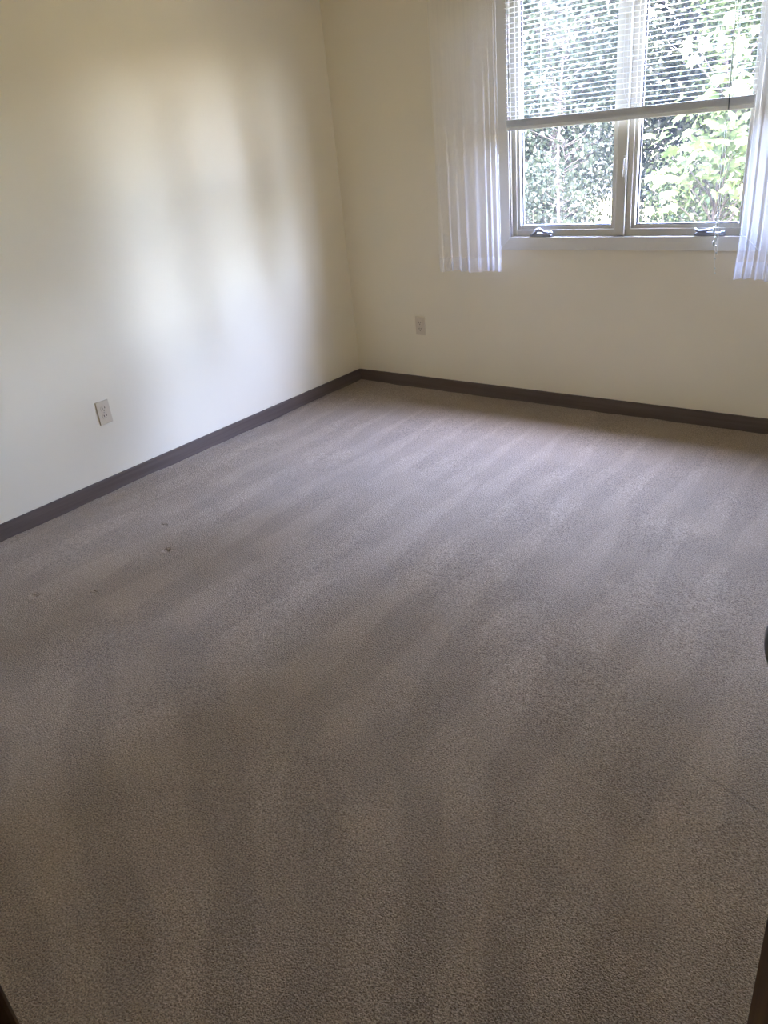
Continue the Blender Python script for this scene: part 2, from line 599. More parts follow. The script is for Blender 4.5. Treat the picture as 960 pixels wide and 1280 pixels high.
box('board', DX1 + 0.062, RX - 0.012, RY - 0.002, RY + 0.012, -0.004, 0.078, M['base'], bf, bev=0.003)

# hallway behind the doorway
HY = RY - 0.12
struct(box('floor_hall', 1.2, 5.2, HY - 1.25, RY - 0.019, -0.08, 0.0, M['carpet']))
struct(box('wall_hall_end', 1.1, 5.3, HY - 1.35, HY - 1.25, -0.1, RZ + 0.02, M['wall']))
struct(box('wall_hall_left', 1.1, 1.2, HY - 1.25, HY, -0.1, RZ + 0.02, M['wall']))
struct(box('wall_hall_right', 5.2, 5.3, HY - 1.25, HY, -0.1, RZ + 0.02, M['wall']))
struct(box('wall_hall_front', RX + 0.11, 5.3, HY, HY + 0.1, -0.1, RZ + 0.02, M['wall']))
struct(box('ceiling_hall', 1.1, 5.3, HY - 1.35, HY + 0.1, RZ + 0.005, RZ + 0.1, M['ceiling']))
# roof with eaves over the window wall
struct(box('roof', -1.2, 6.2, -6.2, 0.38, RZ + 0.12, RZ + 0.30, M['shingle']))

# ------------------------------------------------------------------ doorway and door
t1 = struct(empty('trim_1'))
for side, xj in ((-1, DX0), (1, DX1)):
    a, b = (xj - 0.012, xj + 0.012) if side < 0 else (xj - 0.012, xj + 0.012)
    box('jamb', a, b, HY - 0.001, RY + 0.001, -0.002, DZ1 + 0.012, M['door'], t1, bev=0.002)
    for yy0, yy1 in ((RY, RY + 0.017), (HY - 0.017, HY)):
        if side < 0:
            box('casing', xj - 0.056, xj + 0.006, yy0, yy1, -0.002, DZ1 + 0.062, M['door'], t1, bev=0.005, seg=3)
        else:
            box('casing', xj - 0.006, xj + 0.056, yy0, yy1, -0.002, DZ1 + 0.062, M['door'], t1, bev=0.005, seg=3)
box('head_jamb', DX0, DX1, HY - 0.001, RY + 0.001, DZ1 - 0.012, DZ1 + 0.012, M['door'], t1, bev=0.002)
for yy0, yy1 in ((RY, RY + 0.017), (HY - 0.017, HY)):
    box('head_casing', DX0 + 0.006, DX1 - 0.006, yy0, yy1, DZ1 - 0.006, DZ1 + 0.062, M['door'], t1, bev=0.005, seg=3)

hinge = Vector((3.745, -3.870, 0.0))
latch = Vector((3.31457, -3.21015, 0.0))
U = (latch - hinge).normalized()
N = Vector((-0.83756, -0.54635, 0.0))
DL = (latch - hinge).length
door = struct(empty('door_1', hinge))
# local frame: x along the leaf from the hinge, +y towards the hall-side face, z up
rot = Matrix((U, N, Vector((0, 0, 1)))).transposed()
door.rotation_euler = rot.to_euler()
box('leaf', 0.0, DL, -0.035, 0.0, 0.015, 2.035, M['door'], door, bev=0.0025)
box('latch_plate', DL - 0.0005, DL + 0.0012, -0.029, -0.006, 1.034, 1.094, M['brass'], door, bev=0.0004, seg=1)
kz, kx = 1.064, DL - 0.062
for sgn, y0 in ((1, 0.0), (-1, -0.035)):
    V, F = lathe_data([(0.0325, 0.0), (0.0325, 0.004), (0.026, 0.009), (0.012, 0.013), (0.011, 0.030), (0.019, 0.037), (0.0285, 0.046), (0.0310, 0.054), (0.0300, 0.061), (0.024, 0.069), (0.012, 0.073)], 28)
    R = Matrix.Rotation(math.radians(90) if sgn < 0 else math.radians(-90), 3, 'X')
    V = [R @ v + Vector((kx, y0, kz)) for v in V]
    mesh_obj('knob', V, F, M['bronze'], door, smooth=True)
for hz in (0.25, 1.02, 1.80):
    V, F = tube_data([(-0.004, -0.039, hz - 0.045), (-0.004, -0.039, hz + 0.045)], 0.006, 10)
    mesh_obj('hinge', V, F, M['brass'], door, smooth=True)

# ------------------------------------------------------------------ window
win = struct(empty('window_1'))
CW = 0.0655


def mitred(name, x0, x1, z0, z1, w, yb, yf, parent, mat, which):
    """one mitred board of a picture-frame casing round the opening x0..x1, z0..z1"""
    i = {'l': [(x0 - w, z0 - w), (x0, z0), (x0, z1), (x0 - w, z1 + w)],
         'r': [(x1, z0), (x1 + w, z0 - w), (x1 + w, z1 + w), (x1, z1)],
         'b': [(x0 - w, z0 - w), (x1 + w, z0 - w), (x1, z0), (x0, z0)],
         't': [(x0, z1), (x1, z1), (x1 + w, z1 + w), (x0 - w, z1 + w)]}[which]
    bm = bmesh.new()
    a = [bm.verts.new((x, yf, z)) for x, z in i]
    b = [bm.verts.new((x, yb, z)) for x, z in i]
    bm.faces.new(a)
    bm.faces.new(b[::-1])
    for k in range(4):
        bm.faces.new((a[k], b[k], b[(k + 1) % 4], a[(k + 1) % 4]))
    bmesh.ops.bevel(bm, geom=[e for e in bm.edges if all(abs(v.co.y - yf) < 1e-6 for v in e.verts)], offset=0.002, segments=2, profile=0.5, affect='EDGES')
    return bm_obj(name, bm, mat, parent)


for w_ in 'lrbt':
    mitred('casing', WX0, WX1, WZ0, WZ1, CW, 0.001, -0.018, win, M['casing'], w_)
# jamb boards lining the opening
JB = 0.013
box('jamb', WX0 - 0.012, WX0, -0.016, WT, WZ0, WZ1, M['casing'], win)
box('jamb', WX1, WX1 + 0.012, -0.016, WT, WZ0, WZ1, M['casing'], win)
box('sill', WX0 - 0.012, WX1 + 0.012, -0.016, WT + 0.03, WZ0 - 0.012, WZ0, M['casing'], win)
box('head', WX0 - 0.012, WX1 + 0.012, -0.016, WT, WZ1, WZ1 + 0.012, M['casing'], win)
# window frame members
FL = 0.0265
box('frame_stile', WX0, WX0 + FL, JB, 0.07, WZ0, WZ1, M['frame'], win, bev=0.002)
box('frame_stile', WX1 - FL, WX1, JB, 0.07, WZ0, WZ1, M['frame'], win, bev=0.002)
box('frame_sill', WX0 + FL, WX1 - FL, JB, 0.07, WZ0, WZ0 + 0.0335, M['frame'], win, bev=0.002)
box('frame_head', WX0 + FL, WX1 - FL, JB, 0.07, WZ1 - 0.0335, WZ1, M['frame'], win, bev=0.002)
MX0, MX1 = 1.7815, 1.8325
box('mullion', MX0, MX1, 0.0, 0.07, WZ0 + 0.001, WZ1 - 0.001, M['frame'], win, bev=0.003)
box('mullion_bead', MX0 - 0.0085, MX0 + 0.001, JB, 0.07, WZ0 + 0.03, WZ1 - 0.03, M['frame'], win, bev=0.0015)
box('mullion_bead', MX1 + 0.002, MX1 + 0.0265, JB, 0.07, WZ0 + 0.03, WZ1 - 0.03, M['frame'], win, bev=0.0015)


def sash(x0, x1, z0, z1):
    s = empty('sash')
    s.parent = win
    st, ra = 0.018, 0.018
    ya, yb, yg = 0.021, 0.058, 0.047
    box('stile', x0, x0 + st, ya, yb, z0, z1, M['frame'], s, bev=0.0015)
    box('stile', x1 - st, x1, ya, yb, z0, z1, M['frame'], s, bev=0.0015)
    box('rail', x0 + st, x1 - st, ya, yb, z0, z0 + ra, M['frame'], s, bev=0.0015)
    box('rail', x0 + st, x1 - st, ya, yb, z1 - ra, z1, M['frame'], s, bev=0.0015)
    gx0, gx1, gz0, gz1 = x0 + st, x1 - st, z0 + ra, z1 - ra
    g = 0.007
    bm = bmesh.new()
    for a in ((gx0, gx0 + g, gz0, gz1), (gx1 - g, gx1, gz0, gz1), (gx0 + g, gx1 - g, gz1 - 0.001, gz1), (gx0 + g, gx1 - g, gz1 - g * 0.6, gz1)):
        box_into(bm, a[0], a[1], yg - 0.003, yg + 0.008, a[2], a[3])
    box_into(bm, gx0 + g, gx1 - g, ya + 0.002, yg + 0.008, gz0 - 0.0005, gz0 + 0.0042)
    bm_obj('gasket', bm, M['gasket'], s)
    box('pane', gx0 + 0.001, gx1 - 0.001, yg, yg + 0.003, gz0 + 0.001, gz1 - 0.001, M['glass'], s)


sash(WX0 + FL, MX0 - 0.0085, WZ0 + 0.0335, WZ1 - 0.0335)
sash(MX1 + 0.0265, WX1 - FL, WZ0 + 0.0335, WZ1 - 0.0335)


def crank(cx, folded):
    c = empty('crank_operator')
    c.parent = win
    z0 = WZ0 + 0.001
    # low housing with sloping ends
    prof = [(-0.062, 0.0), (0.062, 0.0), (0.060, 0.010), (0.030, 0.016), (-0.045, 0.020), (-0.060, 0.012)]
    if not folded:
        prof = [(-0.066, 0.0), (0.072, 0.0), (0.070, 0.014), (0.02, 0.017), (-0.05, 0.017), (-0.066, 0.010)]
    bm = bmesh.new()
    a = [bm.verts.new((cx + x, -0.014, z0 + z)) for x, z in prof]
    b = [bm.verts.new((cx + x, JB + 0.002, z0 + z)) for x, z in prof]
    bm.faces.new(a); bm.faces.new(b[::-1])
    for k in range(len(prof)):
        bm.faces.new((a[k], b[k], b[(k + 1) % len(prof)], a[(k + 1) % len(prof)]))
    bmesh.ops.bevel(bm, geom=list(bm.edges), offset=0.002, segments=2, profile=0.5, affect='EDGES')
    bm_obj('housing', bm, M['crank'], c)
    if folded:
        pts = [(-0.046, 0.010), (-0.034, 0.018), (-0.018, 0.034), (-0.004, 0.037), (0.010, 0.030), (0.024, 0.023), (0.056, 0.020)]
        rad = [0.007, 0.008, 0.0085, 0.009, 0.008, 0.007, 0.0055]
        tip = (0.056, 0.020)
    else:
        pts = [(-0.064, 0.036), (-0.056, 0.026), (-0.042, 0.021), (-0.010, 0.024), (0.016, 0.030), (0.022, 0.028)]
        rad = [0.004, 0.006, 0.0065, 0.0065, 0.006, 0.004]
        tip = (0.060, 0.016)
    h = tube('handle', [(cx + x, -0.016, z0 + z) for x, z in pts], rad, M['crank'], c, n=10)
    V, F = lathe_data([(0.004, 0), (0.0075, 0.003), (0.0085, 0.010), (0.006, 0.017), (0.002, 0.019)], 14)
    R = Matrix.Rotation(math.radians(90), 3, 'Y')
    mesh_obj('handle_knob', [R @ v + Vector((cx + tip[0] - 0.004, -0.016, z0 + tip[1])) for v in V], F, M['crank'], c, smooth=True)


crank(1.380, True)
crank(2.246, False)
# sash lock lever on the mullion
lk = empty('sash_lock')
lk.parent = win
box('lock_plate', 1.814, 1.826, -0.003, 0.002, 1.185, 1.305, M['frame'], lk, bev=0.002)
tube('lock_lever', [(1.820, -0.002, 1.292), (1.820, -0.006, 1.280), (1.818, -0.008, 1.245), (1.816, -0.006, 1.212)], [0.003, 0.0035, 0.0035, 0.003], M['frame'], lk, n=8)

# ------------------------------------------------------------------ blind
BX0, BX1, BY = 1.2065, 2.3985, -0.043
blind = tag(empty('window_blind', (1.8025, BY, 2.16)), 'white mini blind half raised over the window, slats tilted open', 'blind')
BL = Vector(blind.location)


def loc_box(name, x0, x1, y0, y1, z0, z1, mat, parent, bev=0.0, seg=2):
    o = BL
    return box(name, x0 - o.x, x1 - o.x, y0 - o.y, y1 - o.y, z0 - o.z, z1 - o.z, mat, parent, bev, seg)


loc_box('headrail', BX0 - 0.002, BX1 + 0.002, BY - 0.018, BY + 0.022, 2.135, 2.165, M['slat'], blind, 0.002)
loc_box('mounting_bracket', BX0 - 0.006, BX0 - 0.002, BY - 0.020, -0.0175, 2.132, 2.168, M['slat'], blind)
loc_box('mounting_bracket', BX1 + 0.002, BX1 + 0.006, BY - 0.020, -0.0175, 2.132, 2.168, M['slat'], blind)


def slat_mesh():
    L = BX1 - BX0
    W = 0.025
    nu = 5
    bm = bmesh.new()
    xs = [-L / 2, -L / 2 + 0.004, L / 2 - 0.004, L / 2]
    top, bot = {}, {}
    for i, x in enumerate(xs):
        for k in range(nu):
            v = k / (nu - 1) - 0.5
            ww = W * (0.62 if i in (0, 3) else 1.0)       # rounded ends
            z = 0.0022 * (1 - 4 * v * v)
            top[i, k] = bm.verts.new((x, v * ww, z + 0.0004))
            bot[i, k] = bm.verts.new((x, v * ww, z - 0.0004))
    for i in range(3):
        for k in range(nu - 1):
            bm.faces.new((top[i, k], top[i + 1, k], top[i + 1, k + 1], top[i, k + 1]))
            bm.faces.new((bot[i, k], bot[i, k + 1], bot[i + 1, k + 1], bot[i + 1, k]))
        bm.faces.new((top[i, 0], bot[i, 0], bot[i + 1, 0], top[i + 1, 0]))
        bm.faces.new((top[i, nu - 1], top[i + 1, nu - 1], bot[i + 1, nu - 1], bot[i, nu - 1]))
    for k in range(nu - 1):
        bm.faces.new((top[0, k], top[0, k + 1], bot[0, k + 1], bot[0, k]))
        bm.faces.new((top[3, k], bot[3, k], bot[3, k + 1], top[3, k + 1]))
    me = bpy.data.meshes.new('slat')
    bmesh.ops.recalc_face_normals(bm, faces=bm.faces)
    bm.to_mesh(me)
    bm.free()
    me.materials.append(M['slat'])
    me.shade_smooth()
    return me


SM = slat_mesh()
PITCH = 0.0213
rnd = random.Random(3)
z = 1.5225
while z < 2.125:
    o = link(bpy.data.objects.new('slat', SM), blind)
    o.location = (rnd.uniform(-0.0008, 0.0008), 0, z - BL.z + rnd.uniform(-0.0006, 0.0006))
    o.rotation_euler = (math.radians(rnd.uniform(-1.2, 1.2) + 1.5), math.radians(rnd.uniform(-0.05, 0.05)), 0)
    z += PITCH
z = 1.4775
while z < 1.5065:                                           # the slats gathered on the bottom rail
    o = link(bpy.data.objects.new('slat', SM), blind)
    o.location = (rnd.uniform(-0.001, 0.001), rnd.uniform(-0.0006, 0.0006), z - BL.z)
    z += 0.0017
loc_box('bottom_rail', BX0 + 0.002, BX1 - 0.001, BY - 0.013, BY + 0.013, 1.4575, 1.4768, M['slat'], blind, 0.004, 3)
for lx in (1.392, 1.838, 2.300):
    for yy in (BY - 0.0132, BY + 0.0132):
        tube('ladder_cord', [(lx - BL.x, yy - BL.y, 2.136 - BL.z), (lx - BL.x, yy - BL.y, 1.478 - BL.z)], 0.0007, M['cord'], blind, n=5)
    tube('lift_cord', [(lx + 0.008 - BL.x, 0, 2.136 - BL.z), (lx + 0.008 - BL.x, 0, 1.478 - BL.z)], 0.0009, M['cord'], blind, n=5)
pts = [(1.822, 2.136), (1.822, 1.90), (1.820, 1.72), (1.822, 1.62), (1.832, 1.565), (1.848, 1.535), (1.857, 1.515)]
tube('slack_cord', [(x - BL.x, -0.0165, zz - BL.z) for x, zz in pts], 0.0012, M['cord'], blind, n=6)
tube('tilt_wand', [(2.286 - BL.x, -0.020, 2.14 - BL.z), (2.2895 - BL.x, -0.019, 1.86 - BL.z), (2.2975 - BL.x, -0.017, 1.462 - BL.z)], 0.0024, M['wand'], blind, n=6)
# pull cords with little clear tassels
pc = tag(empty('blind_pull_cord', (2.30, -0.066, 2.13)), 'thin pull cords with small clear tassels dangling past the crank at the window sill', 'cord')
PL = Vector(pc.location)


def wob_pts(x, z0, z1, amp, seed, n=40):
    r_ = random.Random(seed)
    ph, ph2 = r_.uniform(0, 6), r_.uniform(0, 6)
    return [(x(z0 + (z1 - z0) * k / n) + amp * math.sin(k * 0.7 + ph) - PL.x, amp * math.cos(k * 0.5 + ph2), z0 + (z1 - z0) * k / n - PL.z) for k in range(n + 1)]


for i, (dx, zend) in enumerate(((-0.004, 0.775), (0.007, 0.86))):
    f_ = lambda zz, d=dx: 2.296 + d + (0.012 if zz < 1.0 else 0.0) * (1.0 - zz) / 0.25
    tube('cord', wob_pts(f_, 2.13, zend, 0.0015, i), 0.0011, M['cord'], pc, n=5)
for k, (tx, tz) in enumerate(((2.290, 1.035), (2.301, 1.012), (2.288, 0.985), (2.302, 0.962), (2.296, 0.945), (2.292, 0.925))):
    V, F = lathe_data([(0.0015, 0.0), (0.0055, -0.004), (0.0065, -0.016), (0.0045, -0.024), (0.002, -0.026)], 10)
    mesh_obj('tassel', [v + Vector((tx - PL.x, -0.004 * (k % 3), tz - PL.z)) for v in V], F, M['tassel'], pc, smooth=True)
for k, (tx, tz) in enumerate(((2.300, 0.900), (2.304, 0.870), (2.303, 0.845), (2.306, 0.800), (2.308, 0.778))):
    V, F = lathe_data([(0.001, 0.004), (0.0032, 0.002), (0.0034, -0.002), (0.001, -0.004)], 8)
    mesh_obj('bead', [v + Vector((tx - PL.x, 0, tz - PL.z)) for v in V], F, M['tassel'], pc, smooth=True)

# ------------------------------------------------------------------ curtains
ROD_Z, ROD_Y = 2.245, -0.095
rod = tag(empty('curtain_rod', (1.807, ROD_Y, ROD_Z)), 'slim white curtain rod across the top of the window', 'curtain rod')
tube('rod_tube', [(-1.10, 0, 0), (1.10, 0, 0)], 0.008, M['rod'], rod, n=14)
for s in (-1, 1):
    V, F = lathe_data([(0.008, 0), (0.014, 0.004), (0.016, 0.014), (0.012, 0.024), (0.004, 0.028)], 14)
    R = Matrix.Rotation(math.radians(90 * s), 3, 'Y')
    mesh_obj('finial', [R @ v + Vector((1.10 * s, 0, 0)) for v in V], F, M['rod'], rod, smooth=True)
    box('bracket', 1.04 * s - 0.008, 1.04 * s + 0.008, -0.010, -ROD_Y, -0.016, -0.006, M['rod'], rod, bev=0.002)
    box('bracket_plate', 1.04 * s - 0.012, 1.04 * s + 0.012, -ROD_Y - 0.004, -ROD_Y + 0.001, -0.04, 0.03, M['rod'], rod, bev=0.001)


def curtain(x_in, x_out, zbot, seed, label, flare):
    """a gathered sheer panel from its window-side edge x_in to its outer edge x_out"""
    c = tag(empty('sheer_curtain', ((x_in + x_out) / 2, ROD_Y, zbot)), label, 'curtain', 'sheer window curtains')
    o = Vector(c.location)
    r_ = random.Random(seed)
    nu, nv = 220, 44
    knots = [0.0]
    while knots[-1] < 1.0:                      # folds tighter by the window
        u = knots[-1]
        knots.append(u + (0.045 + 0.06 * u) * r_.uniform(0.7, 1.35))
    amps = [r_.uniform(0.5, 1.0) for _ in knots]
    drift = [r_.uniform(-1, 1) for _ in knots]

    def point(u, v):                            # v 0 top, 1 bottom
        i = max(k for k in range(len(knots)) if knots[k] <= u + 1e-9)
        i = min(i, len(knots) - 2)
        t = (u - knots[i]) / (knots[i + 1] - knots[i])
        s = 1 if i % 2 else -1
        a = amps[i] * (0.016 + 0.010 * v)
        y = s * a * math.sin(math.pi * t)
        y += 0.004 * math.sin(9 * u + 3 * v + seed)
        x = x_in + (x_out - x_in) * u
        sg = 1 if x_out > x_in else -1
        x += sg * 0.008 * math.sin(2 * math.pi * t) * v
        x += -sg * flare * max(0, v - 0.80) ** 2 * 25 * (1 - u)
        x += 0.006 * drift[i] * math.sin(math.pi * t) * v * v
        zz = ROD_Z + 0.02 + (zbot + 0.004 * math.sin(11 * u) - 0.006 * u - ROD_Z - 0.02) * v
        y *= min(1.0, 0.35 + 9.0 * v)           # gathered flat where it hangs on the rod
        return Vector((x, ROD_Y - 0.020 + y - 0.010 * v, zz))

    def grid(v0, v1, nvv, off):
        V = []
        for j in range(nvv + 1):
            for k in range(nu + 1):
                p = point(k / nu, v0 + (v1 - v0) * j / nvv)
                p.y += off
                V.append(p - o)
        F = [(j * (nu + 1) + k, j * (nu + 1) + k + 1, (j + 1) * (nu + 1) + k + 1, (j + 1) * (nu + 1) + k) for j in range(nvv) for k in range(nu)]
        return V, F
    V, F = grid(0, 1, nv, 0)
    mesh_obj('panel', V, F, M['sheer'], c, smooth=True)
    hv = 1 - 0.075 / (ROD_Z + 0.02 - zbot)
    V, F = grid(hv, 1.0, 6, 0.0015)
    mesh_obj('hem', V, F, M['hem'], c, smooth=True)
    # stitched selvedge along the window-side edge
    pts = [point(0, j / 30) - o for j in range(31)]
    tube('edge_seam', pts, 0.0011, M['cord'], c, n=5)
    return c


curtain(1.200, 0.800, 0.772, 4, 'sheer white curtain hanging between the wall outlet corner and the window', 0.0)
curtain(2.418, 2.830, 0.764, 9, 'sheer white curtain over the tassel-and-cord end of the window', 0.012)

# ------------------------------------------------------------------ wall outlets
def outlet(label, pos, rotz):
    """duplex outlet; local frame: x along the wall, -y out of the wall"""
    t = tag(empty('wall_outlet', pos), label, 'outlet', 'ivory duplex wall outlets')
    t.rotation_euler = (0, 0, rotz)
    W2, H2 = 0.0355, 0.0575
    bm = bmesh.new()
    box_into(bm, -W2, W2, -0.006, 0.001, -H2, H2)
    bmesh.ops.bevel(bm, geom=[e for e in bm.edges if all(v.co.y < -0.005 for v in e.verts)], offset=0.003, segments=3, profile=0.6, affect='EDGES')
    bm_obj('cover_plate', bm, M['ivory'], t)
    for s in (1, -1):
        cz = s * 0.0195
        V, n = [], 24
        for y in (-0.0055, -0.0078):
            for k in range(n):
                a = 2 * math.pi * k / n
                V.append((0.0168 * math.cos(a), y, cz + max(-0.0138, min(0.0138, 0.0168 * math.sin(a)))))
        F = [tuple(range(n, 2 * n))] + [(k, (k + 1) % n, n + (k + 1) % n, n + k) for k in range(n)]
        rc = mesh_obj('receptacle', V, F, M['ivory'], t)
        box('slot', -0.0080, -0.0052, -0.0084, -0.0070, cz - 0.001, cz + 0.0085, M['slot'], rc)
        box('slot', 0.0052, 0.0080, -0.0084, -0.0070, cz, cz + 0.0080, M['slot'], rc)
        V, F = lathe_data([(0.0030, 0), (0.0030, 0.0014)], 12)
        R = Matrix.Rotation(math.radians(90), 3, 'X')
        mesh_obj('ground_hole', [R @ v + Vector((0, -0.0070, cz - 0.0078)) for v in V], F, M['slot'], rc)
    V, F = lathe_data([(0.0036, 0), (0.0032, 0.0012), (0.0015, 0.0016)], 14)
    R = Matrix.Rotation(math.radians(90), 3, 'X')
    mesh_obj('screw', [R @ v + Vector((0, -0.0058, 0)) for v in V], F, M['screw'], t, smooth=True)
    return t


outlet('ivory outlet low on the brightly lit long wall without a window', (0.0, -1.961, 0.4025), math.radians(90))
outlet('ivory outlet low on the window wall between corner and curtain', (0.5425, 0.0, 0.4055), 0.0)

# ------------------------------------------------------------------ outdoors
GZ = -0.55
struct(box('ground', -60, 60, WT + 0.02, 90, GZ - 0.2, GZ, M['grass']))


def leaf_cloud(rng, centres, per, spread, size, shape='oval'):
    """arrays of folded leaf blades round the given twig ends"""
    n = len(centres) * per
    c = np.repeat(np.asarray(centres), per, 0) + rng.normal(0, 1, (n, 3)) * spread
    d = rng.normal(0, 1, (n, 3)); d[:, 2] -= 0.5
    d /= np.linalg.norm(d, axis=1)[:, None]
    up = rng.normal(0, 0.55, (n, 3)); up[:, 2] += 1
    s = np.cross(d, up); s /= np.linalg.norm(s, axis=1)[:, None]
    nn = np.cross(s, d)
    L = size * rng.uniform(0.6, 1.25, n)[:, None]
    w = L * 0.34
    p0, p2 = c, c + d * L
    pm = c + d * L * 0.45
    V = np.stack([p0, pm + s * w + nn * L * 0.12, p2 - nn * L * 0.08, pm - s * w + nn * L * 0.12], 1).reshape(-1, 3)
    i = np.arange(n)[:, None] * 4
    F = np.concatenate([i + [0, 1, 2], i + [0, 2, 3]], 0)
    return V, F


def fast_mesh(name, V, F, mat, parent):
    me = bpy.data.meshes.new(name)
    me.vertices.add(len(V)); me.vertices.foreach_set('co', np.asarray(V, np.float32).ravel())
    k = F.shape[1]
    me.loops.add(F.size); me.loops.foreach_set('vertex_index', F.astype(np.int32).ravel())
    me.polygons.add(len(F))
    me.polygons.foreach_set('loop_start', np.arange(0, F.size, k, dtype=np.int32))
    me.update(calc_edges=True)
    me.materials.append(mat)
    return link(bpy.data.objects.new(name, me), parent)


def tree(name, label, cat, base, height, crown_z, rad, ends, per, spread, leaf, mat, seed, trunk_r, group, lean=(0, 0), stems=1):
    """trunk, branches to every few twig ends, and leaves in clusters at the twig ends"""
    t = tag(empty(name, base), label, cat, group)
    rng = np.random.default_rng(seed)
    P = []
    while len(P) < ends:
        q = rng.uniform(-1, 1, 3)
        rr = np.linalg.norm(q)
        if rr > 1 or rr < 0.35:
            continue
        P.append(q * rad + [lean[0], lean[1], crown_z])
    P = np.array(P)
    P = P[P[:, 2] > 0.12]
    for s in range(stems):
        ang = 6.28 * s / stems + seed
        off = 0.0 if stems == 1 else 0.12
        pts = []
        for k in range(9):
            f = k / 8
            pts.append((off * math.cos(ang) * (1 + 2.5 * f) + lean[0] * f + 0.05 * math.sin(5 * f + seed + s) * height / 4,
                        off * math.sin(ang) * (1 + 2.5 * f) + lean[1] * f + 0.05 * math.cos(4 * f + seed) * height / 4, -0.05 + (height * 0.86 + 0.05) * f))
        tube('trunk', pts, [trunk_r * (1 - 0.85 * k / 8) for k in range(9)], M['bark'], t, n=9)
    BV, BF = [], []
    for q in P[::max(1, len(P) // 140)]:
        h = np.clip(q[2] - 0.5 * math.hypot(q[0], q[1]), 0.1, height * 0.8)
        a = Vector((lean[0] * h / height, lean[1] * h / height, h))
        b = Vector(q)
        mid = (a + b) / 2 + Vector(rng.normal(0, 0.06, 3).tolist()) * (b - a).length
        V, F = tube_data([a, mid, b], [trunk_r * 0.22, trunk_r * 0.13, trunk_r * 0.04], 4)
        o = len(BV)
        BV += V
        BF += [tuple(i + o for i in f) for f in F]
    br = mesh_obj('branches', BV, BF, M['bark'], t, smooth=True)
    br['kind'] = 'stuff'
    V, F = leaf_cloud(rng, P, per, spread, leaf)
    fo = fast_mesh('foliage', V, F, mat, t)
    fo['kind'] = 'stuff'
    return t


G = 'trees and shrubs outside the window'
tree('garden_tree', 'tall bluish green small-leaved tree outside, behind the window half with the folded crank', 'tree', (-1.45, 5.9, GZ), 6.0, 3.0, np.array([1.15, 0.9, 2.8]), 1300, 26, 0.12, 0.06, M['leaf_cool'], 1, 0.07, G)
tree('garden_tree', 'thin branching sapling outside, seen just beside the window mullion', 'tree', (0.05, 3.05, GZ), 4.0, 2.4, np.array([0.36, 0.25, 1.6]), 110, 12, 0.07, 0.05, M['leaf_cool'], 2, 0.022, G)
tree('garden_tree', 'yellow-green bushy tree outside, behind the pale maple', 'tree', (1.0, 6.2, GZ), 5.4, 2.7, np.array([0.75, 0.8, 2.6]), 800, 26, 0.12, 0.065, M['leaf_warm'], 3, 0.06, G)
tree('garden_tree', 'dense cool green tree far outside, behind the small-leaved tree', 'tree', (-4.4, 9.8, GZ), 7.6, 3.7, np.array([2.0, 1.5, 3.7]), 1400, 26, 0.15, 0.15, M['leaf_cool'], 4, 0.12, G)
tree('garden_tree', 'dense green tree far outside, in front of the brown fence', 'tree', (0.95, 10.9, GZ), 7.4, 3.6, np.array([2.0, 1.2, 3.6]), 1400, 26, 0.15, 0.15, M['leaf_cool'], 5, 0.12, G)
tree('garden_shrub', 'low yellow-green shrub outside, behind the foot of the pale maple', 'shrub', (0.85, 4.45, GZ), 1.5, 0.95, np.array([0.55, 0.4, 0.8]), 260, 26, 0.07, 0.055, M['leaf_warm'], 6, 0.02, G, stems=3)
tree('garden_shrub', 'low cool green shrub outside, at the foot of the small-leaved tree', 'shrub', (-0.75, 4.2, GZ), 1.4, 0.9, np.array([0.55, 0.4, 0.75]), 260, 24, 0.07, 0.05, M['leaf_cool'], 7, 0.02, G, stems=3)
tree('garden_tree', 'tall green tree added out of view, clear of the maple, to block side daylight', 'tree', (4.6, 4.6, GZ), 4.8, 2.6, np.array([1.15, 0.9, 2.15]), 560, 22, 0.14, 0.09, M['leaf_cool'], 8, 0.09, G)  # out of view, added to block daylight from the right
tree('garden_tree', 'tall dark green tree added out of view to cut the light on the near carpet', 'tree', (2.9, 7.9, GZ), 7.6, 3.9, np.array([0.95, 0.9, 3.6]), 900, 24, 0.14, 0.11, M['leaf_cool'], 9, 0.1, G)  # unseen tree put in to keep window light off the near carpet
tree('garden_tree', 'sparse spreading green tree added out of view to thin the daylight on the left wall', 'tree', (8.0, 10.4, GZ), 7.4, 4.4, np.array([1.9, 1.4, 3.2]), 250, 18, 0.18, 0.14, M['leaf_cool'], 10, 0.06, G)  # added out of sight, kept sparse to thin light on the left wall
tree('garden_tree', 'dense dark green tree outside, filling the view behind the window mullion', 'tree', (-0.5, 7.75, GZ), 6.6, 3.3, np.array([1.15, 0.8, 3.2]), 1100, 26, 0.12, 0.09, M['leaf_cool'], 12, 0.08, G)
tree('garden_tree', 'sparse airy tree added unseen beside the spreading tree to dim the lit wall patch', 'tree', (12.6, 9.9, GZ), 8.4, 5.0, np.array([1.9, 1.2, 3.6]), 240, 18, 0.24, 0.15, M['leaf_cool'], 13, 0.05, G)  # unseen, added to dim and soften the lit patch indoors
tree('garden_tree', 'sparse airy tree added unseen beyond the drive to even out the lit wall patch', 'tree', (16.0, 7.3, GZ), 9.0, 5.2, np.array([2.0, 1.0, 4.0]), 290, 18, 0.26, 0.17, M['leaf_cool'], 14, 0.05, G)  # second added airy tree, smooths the edge of the lit wall patch


